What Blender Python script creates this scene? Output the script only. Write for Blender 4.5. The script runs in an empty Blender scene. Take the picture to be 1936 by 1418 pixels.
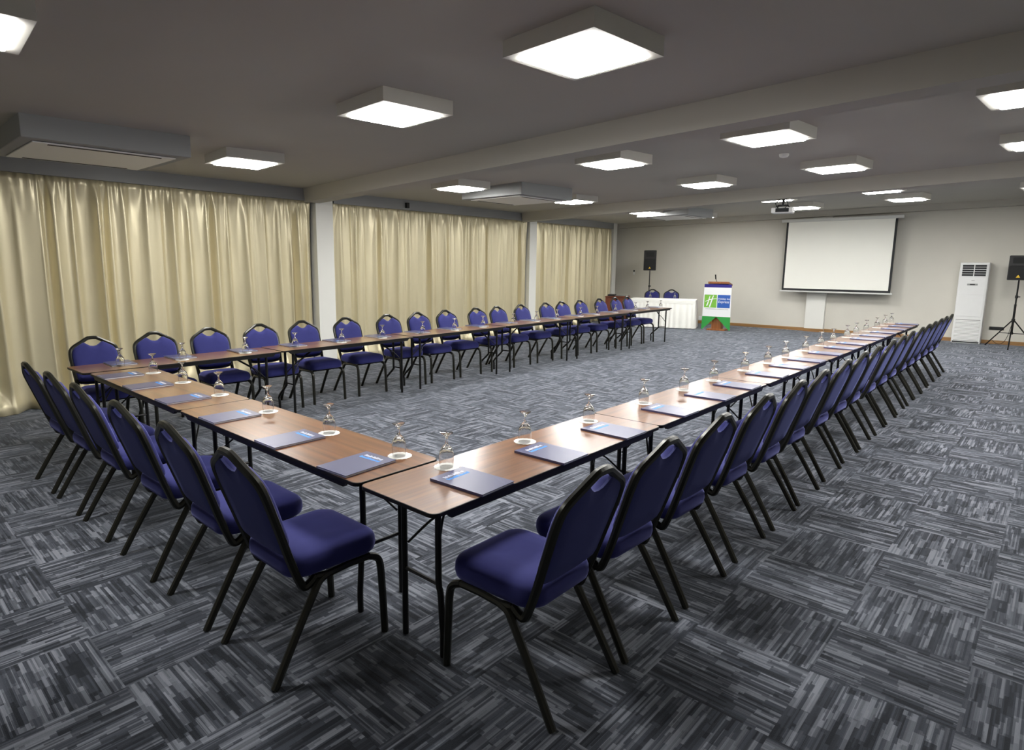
import bpy, math, random
from mathutils import Vector, Matrix, Euler
random.seed(7)
R = math.radians
PI = math.pi
scene = bpy.context.scene
COL = scene.collection

# ------------------------------------------------------------------ camera
W_PX, H_PX = 1936.0, 1418.0
F_PX = 1165.633
YAW, PITCH, ROLL = -0.755768, -0.160852, 0.005365
CAM_LOC = Vector((1.72021, -1.55386, 1.73174))
PPX, PPY = -59.201, -19.470
fw = Vector((math.sin(YAW)*math.cos(PITCH), math.cos(YAW)*math.cos(PITCH), math.sin(PITCH)))
rt = Vector((math.cos(YAW), -math.sin(YAW), 0))
up = rt.cross(fw)
r2 = rt*math.cos(ROLL) + up*math.sin(ROLL)
u2 = -rt*math.sin(ROLL) + up*math.cos(ROLL)
cam_data = bpy.data.cameras.new('camera')
cam = bpy.data.objects.new('camera', cam_data)
COL.objects.link(cam)
m = Matrix((r2, u2, -fw)).transposed().to_4x4()
m.translation = CAM_LOC
cam.matrix_world = m
cam_data.sensor_width = 36.0
cam_data.sensor_fit = 'HORIZONTAL'
cam_data.lens = F_PX/W_PX*36.0
cam_data.shift_x = -PPX/W_PX
cam_data.shift_y = PPY/W_PX
cam_data.clip_start = 0.05
cam_data.clip_end = 100
scene.camera = cam

# ------------------------------------------------------------------ world, exposure
world = bpy.data.worlds.new('world')
scene.world = world
world.use_nodes = True
world.node_tree.nodes['Background'].inputs[0].default_value = (0.5, 0.55, 0.6, 1)
world.node_tree.nodes['Background'].inputs[1].default_value = 0.02
scene.view_settings.view_transform = 'Standard'
scene.view_settings.look = 'None'
scene.view_settings.exposure = 0.0
scene.view_settings.gamma = 1.0
scene.cycles.use_denoising = True
scene.cycles.max_bounces = 10
scene.cycles.transparent_max_bounces = 12
scene.cycles.sample_clamp_indirect = 8
PANEL_STRENGTH = 70.0

# ------------------------------------------------------------------ material helpers
MATS = {}
def srgb(r, g, b):
    f = lambda c: (c/255.0/12.92) if c/255.0 <= 0.04045 else ((c/255.0+0.055)/1.055)**2.4
    return (f(r), f(g), f(b), 1)

def mat(name, col, rough=0.5, metal=0.0, spec=0.5, sheen=0.0, coat=0.0, noise=0.0, nscale=40.0, bump=0.0, sheen_tint=None, coat_rough=0.1):
    if name in MATS: return MATS[name]
    m = bpy.data.materials.new(name); m.use_nodes = True
    nt = m.node_tree; b = nt.nodes['Principled BSDF']
    b.inputs['Base Color'].default_value = col
    b.inputs['Roughness'].default_value = rough
    b.inputs['Metallic'].default_value = metal
    b.inputs['Specular IOR Level'].default_value = spec
    b.inputs['Sheen Weight'].default_value = sheen
    b.inputs['Sheen Roughness'].default_value = 0.35
    if sheen_tint: b.inputs['Sheen Tint'].default_value = sheen_tint
    b.inputs['Coat Weight'].default_value = coat
    b.inputs['Coat Roughness'].default_value = coat_rough
    if noise or bump:
        tc = nt.nodes.new('ShaderNodeTexCoord')
        nz = nt.nodes.new('ShaderNodeTexNoise'); nz.inputs['Scale'].default_value = nscale
        nz.inputs['Detail'].default_value = 3
        nt.links.new(tc.outputs['Object'], nz.inputs['Vector'])
        if noise:
            mx = nt.nodes.new('ShaderNodeMix'); mx.data_type = 'RGBA'
            mx.inputs[6].default_value = tuple(c*(1-noise) for c in col[:3])+(1,)
            mx.inputs[7].default_value = tuple(min(1, c*(1+noise)) for c in col[:3])+(1,)
            nt.links.new(nz.outputs['Fac'], mx.inputs[0])
            nt.links.new(mx.outputs[2], b.inputs['Base Color'])
        if bump:
            bp = nt.nodes.new('ShaderNodeBump'); bp.inputs['Strength'].default_value = bump
            bp.inputs['Distance'].default_value = 0.002
            nt.links.new(nz.outputs['Fac'], bp.inputs['Height'])
            nt.links.new(bp.outputs['Normal'], b.inputs['Normal'])
    MATS[name] = m
    return m

class N:
    """tiny node builder"""
    def __init__(s, m): s.nt = m.node_tree
    def math(s, op, a, b=None, c=None):
        n = s.nt.nodes.new('ShaderNodeMath'); n.operation = op
        for i, v in enumerate((a, b, c)):
            if v is None: continue
            if isinstance(v, (int, float)): n.inputs[i].default_value = v
            else: s.nt.links.new(v, n.inputs[i])
        return n.outputs[0]
    def comb(s, x, y, z=0.0):
        n = s.nt.nodes.new('ShaderNodeCombineXYZ')
        for i, v in enumerate((x, y, z)):
            if isinstance(v, (int, float)): n.inputs[i].default_value = v
            else: s.nt.links.new(v, n.inputs[i])
        return n.outputs[0]
    def white(s, vec):
        n = s.nt.nodes.new('ShaderNodeTexWhiteNoise'); n.noise_dimensions = '3D'
        s.nt.links.new(vec, n.inputs[0]); return n.outputs[0]

def carpet_material():
    m = bpy.data.materials.new('striped_carpet_tiles'); m.use_nodes = True
    n = N(m); nt = m.node_tree; b = nt.nodes['Principled BSDF']
    geo = nt.nodes.new('ShaderNodeNewGeometry')
    sp = nt.nodes.new('ShaderNodeSeparateXYZ'); nt.links.new(geo.outputs['Position'], sp.inputs[0])
    u = n.math('DIVIDE', n.math('ADD', sp.outputs[0], 100*0.505-1.10), 0.505)
    v = n.math('DIVIDE', n.math('ADD', sp.outputs[1], 100*0.52-2.24), 0.52)
    iu, iv = n.math('FLOOR', u), n.math('FLOOR', v)
    fu, fv = n.math('FRACT', u), n.math('FRACT', v)
    par = n.math('MODULO', n.math('ADD', iu, iv), 2.0)
    par = n.math('GREATER_THAN', par, 0.5)
    inv = n.math('SUBTRACT', 1.0, par)
    along = n.math('ADD', n.math('MULTIPLY', fu, inv), n.math('MULTIPLY', fv, par))
    across = n.math('ADD', n.math('MULTIPLY', fv, inv), n.math('MULTIPLY', fu, par))
    tile = n.math('ADD', n.math('MULTIPLY', iu, 3.17), n.math('MULTIPLY', iv, 7.31))
    # warp the stripe widths a little
    def layer(ns, nseg, seed):
        s = n.math('FLOOR', n.math('MULTIPLY', across, ns))
        off = n.white(n.comb(s, tile, seed))
        g = n.math('FLOOR', n.math('ADD', n.math('MULTIPLY', along, nseg), n.math('MULTIPLY', off, 5.0)))
        return n.white(n.comb(s, n.math('ADD', g, seed), tile))
    a1 = layer(13.0, 3.6, 1.7)
    a2 = layer(34.0, 2.6, 5.3)
    a3 = layer(62.0, 2.0, 9.1)
    val = n.math('ADD', n.math('ADD', n.math('MULTIPLY', a1, 0.32), n.math('MULTIPLY', a2, 0.38)), n.math('MULTIPLY', a3, 0.30))
    ramp = nt.nodes.new('ShaderNodeValToRGB')
    ramp.color_ramp.elements[0].position = 0.22; ramp.color_ramp.elements[0].color = srgb(32, 35, 41)
    ramp.color_ramp.elements[1].position = 0.80; ramp.color_ramp.elements[1].color = srgb(130, 134, 143)
    e = ramp.color_ramp.elements.new(0.5); e.color = srgb(68, 72, 81)
    nt.links.new(val, ramp.inputs[0])
    nz = nt.nodes.new('ShaderNodeTexNoise'); nz.inputs['Scale'].default_value = 420; nz.inputs['Detail'].default_value = 2
    nt.links.new(geo.outputs['Position'], nz.inputs['Vector'])
    mx = nt.nodes.new('ShaderNodeMix'); mx.data_type = 'RGBA'; mx.blend_type = 'MULTIPLY'
    mx.inputs[0].default_value = 0.5
    nt.links.new(ramp.outputs[0], mx.inputs[6]); 
    bw = nt.nodes.new('ShaderNodeMapRange'); bw.inputs[1].default_value = 0.3; bw.inputs[2].default_value = 0.7
    bw.inputs[3].default_value = 0.6; bw.inputs[4].default_value = 1.3
    nt.links.new(nz.outputs['Fac'], bw.inputs[0]); nt.links.new(bw.outputs[0], mx.inputs[7])
    nt.links.new(mx.outputs[2], b.inputs['Base Color'])
    b.inputs['Roughness'].default_value = 0.95
    b.inputs['Specular IOR Level'].default_value = 0.15
    b.inputs['Sheen Weight'].default_value = 0.28; b.inputs['Sheen Roughness'].default_value = 0.4
    b.inputs['Sheen Tint'].default_value = (0.8, 0.88, 1, 1)
    bp = nt.nodes.new('ShaderNodeBump'); bp.inputs['Strength'].default_value = 0.5; bp.inputs['Distance'].default_value = 0.004
    nt.links.new(nz.outputs['Fac'], bp.inputs['Height']); nt.links.new(bp.outputs[0], b.inputs['Normal'])
    return m

def wood_material(name, c1, c2, rough=0.28, axis=1, coat=0.35):
    m = bpy.data.materials.new(name); m.use_nodes = True
    nt = m.node_tree; b = nt.nodes['Principled BSDF']
    tc = nt.nodes.new('ShaderNodeTexCoord')
    oi = nt.nodes.new('ShaderNodeObjectInfo')
    mp = nt.nodes.new('ShaderNodeMapping')
    sc = [34, 34, 34]; sc[axis] = 0.9
    mp.inputs['Scale'].default_value = sc
    nt.links.new(tc.outputs['Object'], mp.inputs[0])
    rv = nt.nodes.new('ShaderNodeVectorMath'); rv.operation = 'ADD'
    cb = nt.nodes.new('ShaderNodeCombineXYZ')
    ml = nt.nodes.new('ShaderNodeMath'); ml.operation = 'MULTIPLY'; ml.inputs[1].default_value = 37.0
    nt.links.new(oi.outputs['Random'], ml.inputs[0]); nt.links.new(ml.outputs[0], cb.inputs[0]); nt.links.new(ml.outputs[0], cb.inputs[1])
    nt.links.new(mp.outputs[0], rv.inputs[0]); nt.links.new(cb.outputs[0], rv.inputs[1])
    nz = nt.nodes.new('ShaderNodeTexNoise'); nz.inputs['Scale'].default_value = 1.0; nz.inputs['Detail'].default_value = 5
    nz.inputs['Distortion'].default_value = 0.15; nz.inputs['Roughness'].default_value = 0.6
    nt.links.new(rv.outputs[0], nz.inputs['Vector'])
    rp = nt.nodes.new('ShaderNodeValToRGB')
    rp.color_ramp.elements[0].position = 0.32; rp.color_ramp.elements[0].color = c1
    rp.color_ramp.elements[1].position = 0.68; rp.color_ramp.elements[1].color = c2
    nt.links.new(nz.outputs['Fac'], rp.inputs[0])
    nt.links.new(rp.outputs[0], b.inputs['Base Color'])
    b.inputs['Roughness'].default_value = rough
    b.inputs['Coat Weight'].default_value = coat
    b.inputs['Coat Roughness'].default_value = 0.24
    return m

M_CARPET = carpet_material()
M_WALL = mat('painted_wall', srgb(210, 207, 197), 0.8, noise=0.03, nscale=3, bump=0.05)
M_CEIL = mat('painted_ceiling', srgb(180, 177, 168), 0.85, noise=0.03, nscale=2)
M_COLUMN = mat('white_column_paint', srgb(226, 226, 220), 0.7, noise=0.02, nscale=4)
M_PELMET = mat('grey_pelmet_paint', srgb(150, 152, 152), 0.7, noise=0.03, nscale=4)
M_SKIRT = wood_material('oak_skirting_wood', srgb(128, 92, 52), srgb(172, 132, 84), 0.45, 0, 0.1)
M_TABLEWOOD = wood_material('walnut_laminate', srgb(98, 58, 27), srgb(132, 84, 40), 0.34, 1, 0.9)
M_LECTERN = wood_material('beech_veneer', srgb(120, 68, 30), srgb(164, 104, 56), 0.4, 2, 0.2)
M_DESK = wood_material('reddish_desk_wood', srgb(92, 42, 22), srgb(132, 66, 38), 0.4, 2, 0.2)
M_EDGE = mat('black_table_edge', srgb(22, 20, 19), 0.5, spec=0.25, noise=0.1, nscale=30)
M_STEEL = mat('black_enamel_steel', srgb(17, 17, 17), 0.45, 0.0, spec=0.3, noise=0.15, nscale=60)
M_FRAME = mat('dark_bronze_chair_frame', srgb(37, 37, 31), 0.34, 0.4, noise=0.12, nscale=60)
M_VELVET = mat('royal_blue_velvet', srgb(48, 50, 106), 0.85, spec=0.2, sheen=0.6, sheen_tint=(0.45, 0.47, 1, 1), noise=0.12, nscale=14, bump=0.1)
M_BACKCLOTH = mat('navy_back_cloth', srgb(48, 52, 108), 0.8, spec=0.3, sheen=0.25, sheen_tint=(0.4, 0.45, 1, 1), noise=0.08, nscale=300, bump=0.1)
M_PAPER = mat('doily_paper', srgb(250, 250, 244), 0.7, noise=0.02, nscale=60)
M_COVER = mat('navy_notebook_cover', srgb(52, 54, 100), 0.42, spec=0.7, noise=0.05, nscale=50, coat=0.6, coat_rough=0.3)
M_PAGES = mat('notebook_pages', srgb(225, 225, 222), 0.8, noise=0.05, nscale=200)
M_PRINTW = mat('white_print', srgb(215, 218, 232), 0.5, noise=0.02)
M_PRINTC = mat('cyan_print', srgb(70, 150, 232), 0.5, noise=0.02)
M_PRINTL = mat('pale_line_print', srgb(112, 116, 150), 0.4, noise=0.02)
M_WHITEPL = mat('white_plastic', srgb(226, 227, 226), 0.4, noise=0.02, nscale=10)
M_LAMPBOX = mat('lamp_housing_paint', srgb(200, 198, 190), 0.6, noise=0.03, nscale=10)
M_GREYPL = mat('grey_plastic', srgb(150, 152, 150), 0.45, noise=0.04, nscale=20)
M_DARK = mat('dark_slot', srgb(22, 24, 27), 0.7, noise=0.05)
M_BLACKPL = mat('black_plastic', srgb(16, 16, 17), 0.55, noise=0.1, nscale=80, bump=0.1)
M_GRILLE = mat('black_speaker_grille', srgb(12, 12, 13), 0.75, noise=0.2, nscale=260, bump=0.3)
M_YELLOW = mat('yellow_badge', srgb(222, 182, 30), 0.4, noise=0.02)
M_SCREENW = mat('screen_fabric', srgb(238, 238, 230), 0.9, noise=0.01, nscale=3)
M_CASE = mat('silver_screen_case', srgb(206, 207, 204), 0.45, noise=0.02, nscale=20)
M_LINEN = mat('white_table_linen', srgb(242, 242, 236), 0.85, noise=0.02, nscale=8, sheen=0.2)
M_BWHITE = mat('banner_white', srgb(236, 238, 240), 0.6, noise=0.01)
M_BBLUE = mat('banner_dark_blue', srgb(34, 26, 120), 0.6, noise=0.03)
M_BGREEN = mat('banner_green', srgb(44, 150, 64), 0.6, noise=0.04, nscale=8)
M_LBLUE = mat('logo_blue', srgb(44, 92, 176), 0.5, noise=0.06, nscale=5)
M_LGREEN = mat('logo_green', srgb(120, 184, 66), 0.5, noise=0.14, nscale=5)
M_LWHITE = mat('logo_white', srgb(246, 248, 250), 0.5, noise=0.01)
M_LGREY = mat('logo_small_print', srgb(150, 152, 160), 0.5, noise=0.01)
M_CURTAIN = mat('cream_satin_curtain', srgb(214, 204, 170), 0.36, 0.35, spec=0.8, sheen=0.1, sheen_tint=(1, 0.97, 0.85, 1), noise=0.05, nscale=2.5)

def glass_material():
    m = bpy.data.materials.new('clear_glass'); m.use_nodes = True
    nt = m.node_tree; b = nt.nodes['Principled BSDF']
    b.inputs['Base Color'].default_value = (1, 1, 1, 1)
    b.inputs['Roughness'].default_value = 0.0
    b.inputs['IOR'].default_value = 1.48
    b.inputs['Transmission Weight'].default_value = 1.0
    return m
M_GLASS = glass_material()
def emis(name, col, s):
    m = bpy.data.materials.new(name); m.use_nodes = True
    nt = m.node_tree; b = nt.nodes['Principled BSDF']
    b.inputs['Base Color'].default_value = (0.9, 0.9, 0.9, 1)
    b.inputs['Emission Color'].default_value = col
    b.inputs['Emission Strength'].default_value = s
    return m
M_LIGHT = emis('lit_diffuser', (1.0, 0.985, 0.955, 1), PANEL_STRENGTH)

# ------------------------------------------------------------------ mesh helpers
class MB:
    def __init__(s): s.v = []; s.f = []; s.m = []
    def quad(s, a, b, c, d, mi=0):
        k = len(s.v); s.v += [a, b, c, d]; s.f.append((k, k+1, k+2, k+3)); s.m.append(mi)
    def box(s, x0, x1, y0, y1, z0, z1, mi=0):
        k = len(s.v)
        s.v += [(x0,y0,z0),(x1,y0,z0),(x1,y1,z0),(x0,y1,z0),(x0,y0,z1),(x1,y0,z1),(x1,y1,z1),(x0,y1,z1)]
        for f in ((0,3,2,1),(4,5,6,7),(0,1,5,4),(1,2,6,5),(2,3,7,6),(3,0,4,7)):
            s.f.append(tuple(k+i for i in f)); s.m.append(mi)
        return s
    def loft(s, rings, mi=0, caps=True, closed=True):
        n = len(rings[0]); k = len(s.v)
        for r in rings: s.v += [tuple(p) for p in r]
        for i in range(len(rings)-1):
            for j in range(n if closed else n-1):
                a = k+i*n+j; b = k+i*n+(j+1) % n
                s.f.append((a, b, b+n, a+n)); s.m.append(mi)
        if caps:
            s.f.append(tuple(k+j for j in reversed(range(n)))); s.m.append(mi)
            s.f.append(tuple(k+(len(rings)-1)*n+j for j in range(n))); s.m.append(mi)
        return s
    def tube(s, pts, r, seg=8, mi=0, closed=False, r2=None):
        pts = [Vector(p) for p in pts]; n = len(pts); rings = []
        prev = None
        for i in range(n):
            if closed: t = pts[(i+1) % n]-pts[i-1]
            else: t = pts[min(i+1, n-1)]-pts[max(i-1, 0)]
            t.normalize()
            if prev is None:
                a = Vector((0, 0, 1)) if abs(t.z) < 0.9 else Vector((1, 0, 0))
                x = t.cross(a).normalized()
            else:
                x = (prev - t*prev.dot(t)).normalized()
            prev = x; y = t.cross(x)
            rr = r if not isinstance(r, (list, tuple)) else r[i]
            rings.append([pts[i] + x*rr*math.cos(2*PI*k/seg) + y*(r2 or rr)*math.sin(2*PI*k/seg) for k in range(seg)])
        if closed: rings.append(rings[0])
        return s.loft(rings, mi, caps=not closed)
    def lathe(s, prof, seg=20, mi=0, cx=0, cy=0, caps=False):
        rings = [[(cx+r*math.cos(2*PI*k/seg), cy+r*math.sin(2*PI*k/seg), z) for k in range(seg)] for r, z in prof]
        return s.loft(rings, mi, caps=caps)
    def build(s, name, mats, parent=None, smooth=False, bevel=0.0, loc=None):
        me = bpy.data.meshes.new(name)
        me.from_pydata([tuple(v) for v in s.v], [], s.f)
        if not isinstance(mats, (list, tuple)): mats = [mats]
        for m_ in mats: me.materials.append(m_)
        for p, mi in zip(me.polygons, s.m): p.material_index = mi
        if smooth:
            for p in me.polygons: p.use_smooth = True
            try: me.set_sharp_from_angle(angle=R(40))
            except Exception: pass
        me.update()
        o = bpy.data.objects.new(name, me); COL.objects.link(o)
        if loc: o.location = loc
        if parent: o.parent = parent
        if bevel:
            bv = o.modifiers.new('bevel', 'BEVEL'); bv.width = bevel; bv.segments = 2; bv.limit_method = 'ANGLE'; bv.angle_limit = R(40)
        return o

def smoothpath(P, n=5):
    P = [Vector(p) for p in P]; out = []
    for i in range(len(P)-1):
        p0 = P[max(i-1, 0)]; p1 = P[i]; p2 = P[i+1]; p3 = P[min(i+2, len(P)-1)]
        for k in range(n):
            t = k/n
            out.append(0.5*((2*p1)+(-p0+p2)*t+(2*p0-5*p1+4*p2-p3)*t*t+(-p0+3*p1-3*p2+p3)*t**3))
    out.append(P[-1]); return out

def roundrect(hx0, hx1, hy0, hy1, r, n=6):
    pts = []
    for cx, cy, a0 in ((hx1-r, hy1-r, 0), (hx0+r, hy1-r, 90), (hx0+r, hy0+r, 180), (hx1-r, hy0+r, 270)):
        for k in range(n+1):
            a = R(a0+90*k/n); pts.append((cx+r*math.cos(a), cy+r*math.sin(a)))
    return pts

def struct(o): o['kind'] = 'structure'; return o
def tag(o, label, cat, group=None, kind=None):
    o['label'] = label; o['category'] = cat
    if group: o['group'] = group
    if kind: o['kind'] = kind
    return o
def thing(name, label, cat, loc=(0,0,0), rz=0, group=None):
    o = bpy.data.objects.new(name, None); COL.objects.link(o)
    o.empty_display_size = 0.1
    o.location = loc; o.rotation_euler = (0, 0, rz)
    return tag(o, label, cat, group)
CHILD = {}
def kids(o):
    if o.name not in CHILD: CHILD[o.name] = [c for c in bpy.data.objects if c.parent == o]
    return CHILD[o.name]
def dup(src, loc, rz, label, group=None, scale=None):
    def cp(o, parent):
        c = o.copy(); COL.objects.link(c)
        if parent: c.parent = parent
        for ch in kids(o): cp(ch, c)
        return c
    r = cp(src, None)
    r.location = loc; r.rotation_euler = (0, 0, rz)
    if scale: r.scale = scale
    r['label'] = label
    if group: r['group'] = group
    return r
ORD = ['first','second','third','fourth','fifth','sixth','seventh','eighth','ninth','tenth','eleventh','twelfth',
       'thirteenth','fourteenth','fifteenth','sixteenth','seventeenth','eighteenth']

# ------------------------------------------------------------------ the room
YB, YF = -4.6, 16.72            # back and front walls
XR = 4.7
def wallx(y): return -6.95 - 0.1303*y      # the curtained wall runs slightly outward
def ceilz(x, y): return 2.90 + 0.012*y + 0.014*(x+6.95)

fl = MB(); fl.quad((-10.2,YB,0),(XR,YB,0),(XR,YF,0),(-10.2,YF,0))
fl.v += [(x,y,-0.1) for x,y in ((-10.2,YB),(XR,YB),(XR,YF),(-10.2,YF))]
for f in ((7,6,5,4),(0,4,5,1),(1,5,6,2),(2,6,7,3),(3,7,4,0)): fl.f.append(f); fl.m.append(0)
struct(fl.build('floor', M_CARPET))
cl = MB()
cz = [(-10.2,YB),(XR,YB),(XR,YF),(-10.2,YF)]
cl.loft([[(x,y,ceilz(x,y)) for x,y in cz], [(x,y,ceilz(x,y)+0.1) for x,y in cz]])
struct(cl.build('ceiling', M_CEIL))
TOP = 3.35
b = MB().box(-10.2, XR, YF, YF+0.12, 0, TOP); struct(b.build('wall_front', M_WALL))
b = MB().box(XR, XR+0.12, YB, YF, 0, TOP); struct(b.build('wall_right', M_WALL))
b = MB().box(-10.2, XR, YB-0.12, YB, 0, TOP); struct(b.build('wall_back', M_WALL))
b = MB()
xa, xb = wallx(YB)-0.30, wallx(YF)-0.30
b.loft([[(xa,YB,0),(xa,YB,TOP),(xa-0.12,YB,TOP),(xa-0.12,YB,0)],[(xb,YF,0),(xb,YF,TOP),(xb-0.12,YF,TOP),(xb-0.12,YF,0)]])
struct(b.build('wall_left', M_WALL))

def skew_box(x0, x1, ya, yb, drop, slope, wid, name):
    """a ceiling beam whose near edge goes from ya (at x0) to yb (at x1)"""
    b = MB(); rings = []
    for x, y in ((x0, ya), (x1, yb)):
        zc = ceilz(x, y)
        rings.append([(x,y,zc+0.05),(x,y+0.04,zc-drop),(x,y+wid-0.04,zc-drop),(x,y+wid,zc+0.05)])
    b.loft(rings)
    return struct(b.build(name, M_CEIL))
def bx0(y): return wallx(y)-0.02
skew_box(bx0(4.3), XR, 3.98, 2.98, 0.21, 0, 0.36, 'trim_1')
skew_box(bx0(10.4), XR, 10.55, 9.05, 0.21, 0, 0.38, 'trim_2')
skew_box(bx0(16.4), XR, YF-0.36, YF-0.36, 0.14, 0, 0.35, 'trim_3')

# pelmet along the curtained wall
def along_wall(y0, y1, d0, d1, za0, zb0, za1, zb1, mat_, name, inset=0.0):
    b = MB(); rings = []
    for y, za, zb in ((y0, za0, zb0), (y1, za1, zb1)):
        w = wallx(y)
        rings.append([(w+d0,y,za),(w+d1,y,za),(w+d1,y,zb),(w+d0,y,zb)])
    b.loft(rings); return b.build(name, mat_)
def pelz(y): return 2.705 + (2.885-2.705)*max(0, y)/16.0
for i, (y0, y1) in enumerate(((YB+0.02, 4.18), (4.62, 10.93), (11.36, 16.05))):
    c0, c1 = ceilz(wallx(y0), y0)+0.03, ceilz(wallx(y1), y1)+0.03
    struct(along_wall(y0, y1, -0.28, -0.02, pelz(y0), c0, pelz(y1), c1, M_PELMET, 'trim_%d' % (4+i)))
# columns between the curtained bays
for i, (y0, y1) in enumerate(((4.22, 4.58), (10.98, 11.32), (16.08, 16.34))):
    zt = ceilz(wallx(y0), y0)+0.04
    struct(along_wall(y0, y1, -0.28, -0.01, 0, zt, 0, zt, M_COLUMN, 'trim_%d' % (7+i)))
# column on the front wall
b = MB().box(-3.34, -2.88, YF-0.13, YF, 0, TOP-0.1); struct(b.build('trim_10', M_COLUMN))
# skirting
def skirt(x0, x1, y, name):
    b = MB(); b.box(x0, x1, y-0.016, y, 0, 0.085); struct(b.build(name, M_SKIRT))
skirt(-9.1, -3.34, YF, 'baseboard_front')
skirt(-3.36, -2.86, YF-0.13, 'baseboard_column')
skirt(-2.88, XR, YF, 'baseboard_right')

# ------------------------------------------------------------------ curtains
def curtain(y0, y1, label, seed):
    rnd = random.Random(seed)
    n = int((y1-y0)*70); rows = 34
    ph = [rnd.uniform(0, 6.28) for _ in range(8)]
    # irregular pleat phase
    phase = [0.0]
    for i in range(n):
        phase.append(phase[-1] + 0.657*(0.80 + 0.28*math.sin(i*0.13+ph[0]) + 0.16*math.sin(i*0.31+ph[1])))
    b = MB(); k = 0
    ln = y1-y0
    for j in range(rows+1):
        t = j/rows          # 0 top, 1 bottom
        for i in range(n+1):
            s = i/n; y = y0 + ln*s
            ztop = pelz(y)+0.03
            z = ztop*(1-t) + 0.005*t
            P = phase[i]
            d1 = 0.9*math.sin(s*ln*1.7+ph[3])*(t**1.3)           # folds lean sideways on their way down
            f1 = 1 - 2*abs(math.sin(P*0.42 + 0.5*d1 + ph[2]))**0.8      # narrow outward ridges, wide hollows
            f2 = math.sin(P*0.5 + 0.6*d1 + ph[4])
            f3 = math.sin(P*0.21 + 1.4*t + ph[5])
            f4 = math.sin(P*2.1 + ph[6])
            head = max(0.0, 1-t*11)
            a1 = 0.058*(1-head)*(0.6+0.4*min(1, t*3))*(0.75+0.35*math.sin(P*0.11+ph[7]))
            a2 = 0.030*(1-0.8*head)
            off = 0.095 + a1*f1 + a2*f2 + 0.016*min(1, t*2)*f3 + 0.010*(1-t*6)*f4*(1 if t < 0.1667 else 0)
            if t > 0.90:   # hem breaking on the carpet
                q = (t-0.90)/0.10
                off += q*q*(0.09+0.07*math.sin(P*0.37+ph[5]) + 0.03*math.sin(P*0.9+ph[6]))
                z += 0.045*math.sin(q*PI)*abs(math.sin(P*0.3+ph[7]))
            dy = 0.012*math.cos(P*0.5+d1+ph[2])*(0.4+t) + 0.02*math.sin(t*2.4+s*7+ph[6])*t*(s*(1-s)*4)
            b.v.append((wallx(y)-0.18+off, y+dy, z))
    for j in range(rows):
        for i in range(n):
            a = j*(n+1)+i
            b.f.append((a, a+1, a+n+2, a+n+1)); b.m.append(0)
    o = b.build('curtain', M_CURTAIN, smooth=False)
    for p in o.data.polygons: p.use_smooth = True
    so = o.modifiers.new('thick', 'SOLIDIFY'); so.thickness = 0.003
    return tag(o, label, 'curtain', 'floor-length curtains along the window wall')
curtain(YB+0.1, 4.16, 'long cream satin curtain in the nearest bay, left of the first column', 3)
curtain(4.64, 10.94, 'cream satin curtain in the middle bay, between the two white columns', 5)
curtain(11.36, 16.04, 'cream satin curtain in the farthest bay, ending near the front wall', 9)

# ------------------------------------------------------------------ ceiling lights
LG = 'square ceiling light panels'
def make_light(x, y, label, rz=R(-4)):
    zc = ceilz(x, y)
    t = thing('ceiling_light', label, 'ceiling light', (x, y, zc), rz, LG)
    b = MB(); h = 0.325; p = 0.262
    rings = [[(-h,-h,0.02),(h,-h,0.02),(h,h,0.02),(-h,h,0.02)],[(-h,-h,-0.10),(h,-h,-0.10),(h,h,-0.10),(-h,h,-0.10)],
             [(-p,-p,-0.10),(p,-p,-0.10),(p,p,-0.10),(-p,p,-0.10)],[(-p,-p,-0.095),(p,-p,-0.095),(p,p,-0.095),(-p,p,-0.095)]]
    b.loft(rings); b.build('housing', M_LAMPBOX, t)
    d = MB(); 
    d.loft([[(a,c,-0.094) for a,c in roundrect(-p+.004,p-.004,-p+.004,p-.004,0.012,3)],
            [(a,c,-0.112) for a,c in roundrect(-p+.004,p-.004,-p+.004,p-.004,0.012,3)],
            [(a,c,-0.116) for a,c in roundrect(-p+.012,p-.012,-p+.012,p-.012,0.012,3)]])
    d.build('diffuser', M_LIGHT, t)
    return t
light0 = make_light(-2.30, -1.02, 'lit ceiling panel cut off by the top left corner of the picture')
def put_light(x, y, label): return dup(light0, (x, y, ceilz(x, y)), R(-4), label, LG)
put_light(-0.45, 1.59, 'largest lit ceiling panel, above the near table corner')
put_light(-2.28, 1.69, 'second largest lit ceiling panel, between the largest and the curtained wall')
put_light(-5.20, 1.88, 'lit ceiling panel beside the nearest ceiling air conditioner')
put_light(-5.28, 5.40, 'lit ceiling panel just before the middle ceiling air conditioner, past the first beam')
put_light(-2.39, 5.10, 'lit ceiling panel just past the first beam, midway over the open floor')
put_light(-0.55, 4.90, 'lit ceiling panel just past the first beam, nearest the smoke detector')
put_light(-2.49, 7.95, 'lit ceiling panel before the second beam, midway over the open floor')
put_light(-0.63, 7.65, 'lit ceiling panel before the second beam, over the right-hand tables')
put_light(-5.33, 8.50, 'lit ceiling panel behind the middle ceiling air conditioner, before the second beam')
put_light(-0.82, 11.15, 'thin lit ceiling panel half hidden by the second beam, above the projection screen')
put_light(-2.60, 11.25, 'lit ceiling panel half hidden by the second beam, behind the projector')
put_light(-5.75, 12.0, 'thin lit ceiling panel before the farthest ceiling air conditioner')
put_light(-0.78, 13.4, 'farthest lit ceiling panel above the right part of the projection screen')
put_light(-2.78, 13.7, 'farthest lit ceiling panel, just right of the projector')
put_light(-5.52, 14.5, 'small lit ceiling panel behind the farthest ceiling air conditioner')
put_light(1.42, 4.72, 'upper of the lit ceiling panels cut by the right picture edge')
put_light(1.38, 7.35, 'second from top of the lit ceiling panels cut by the right picture edge')
put_light(1.33, 10.7, 'third from top of the lit ceiling panels cut by the right picture edge')
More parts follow.
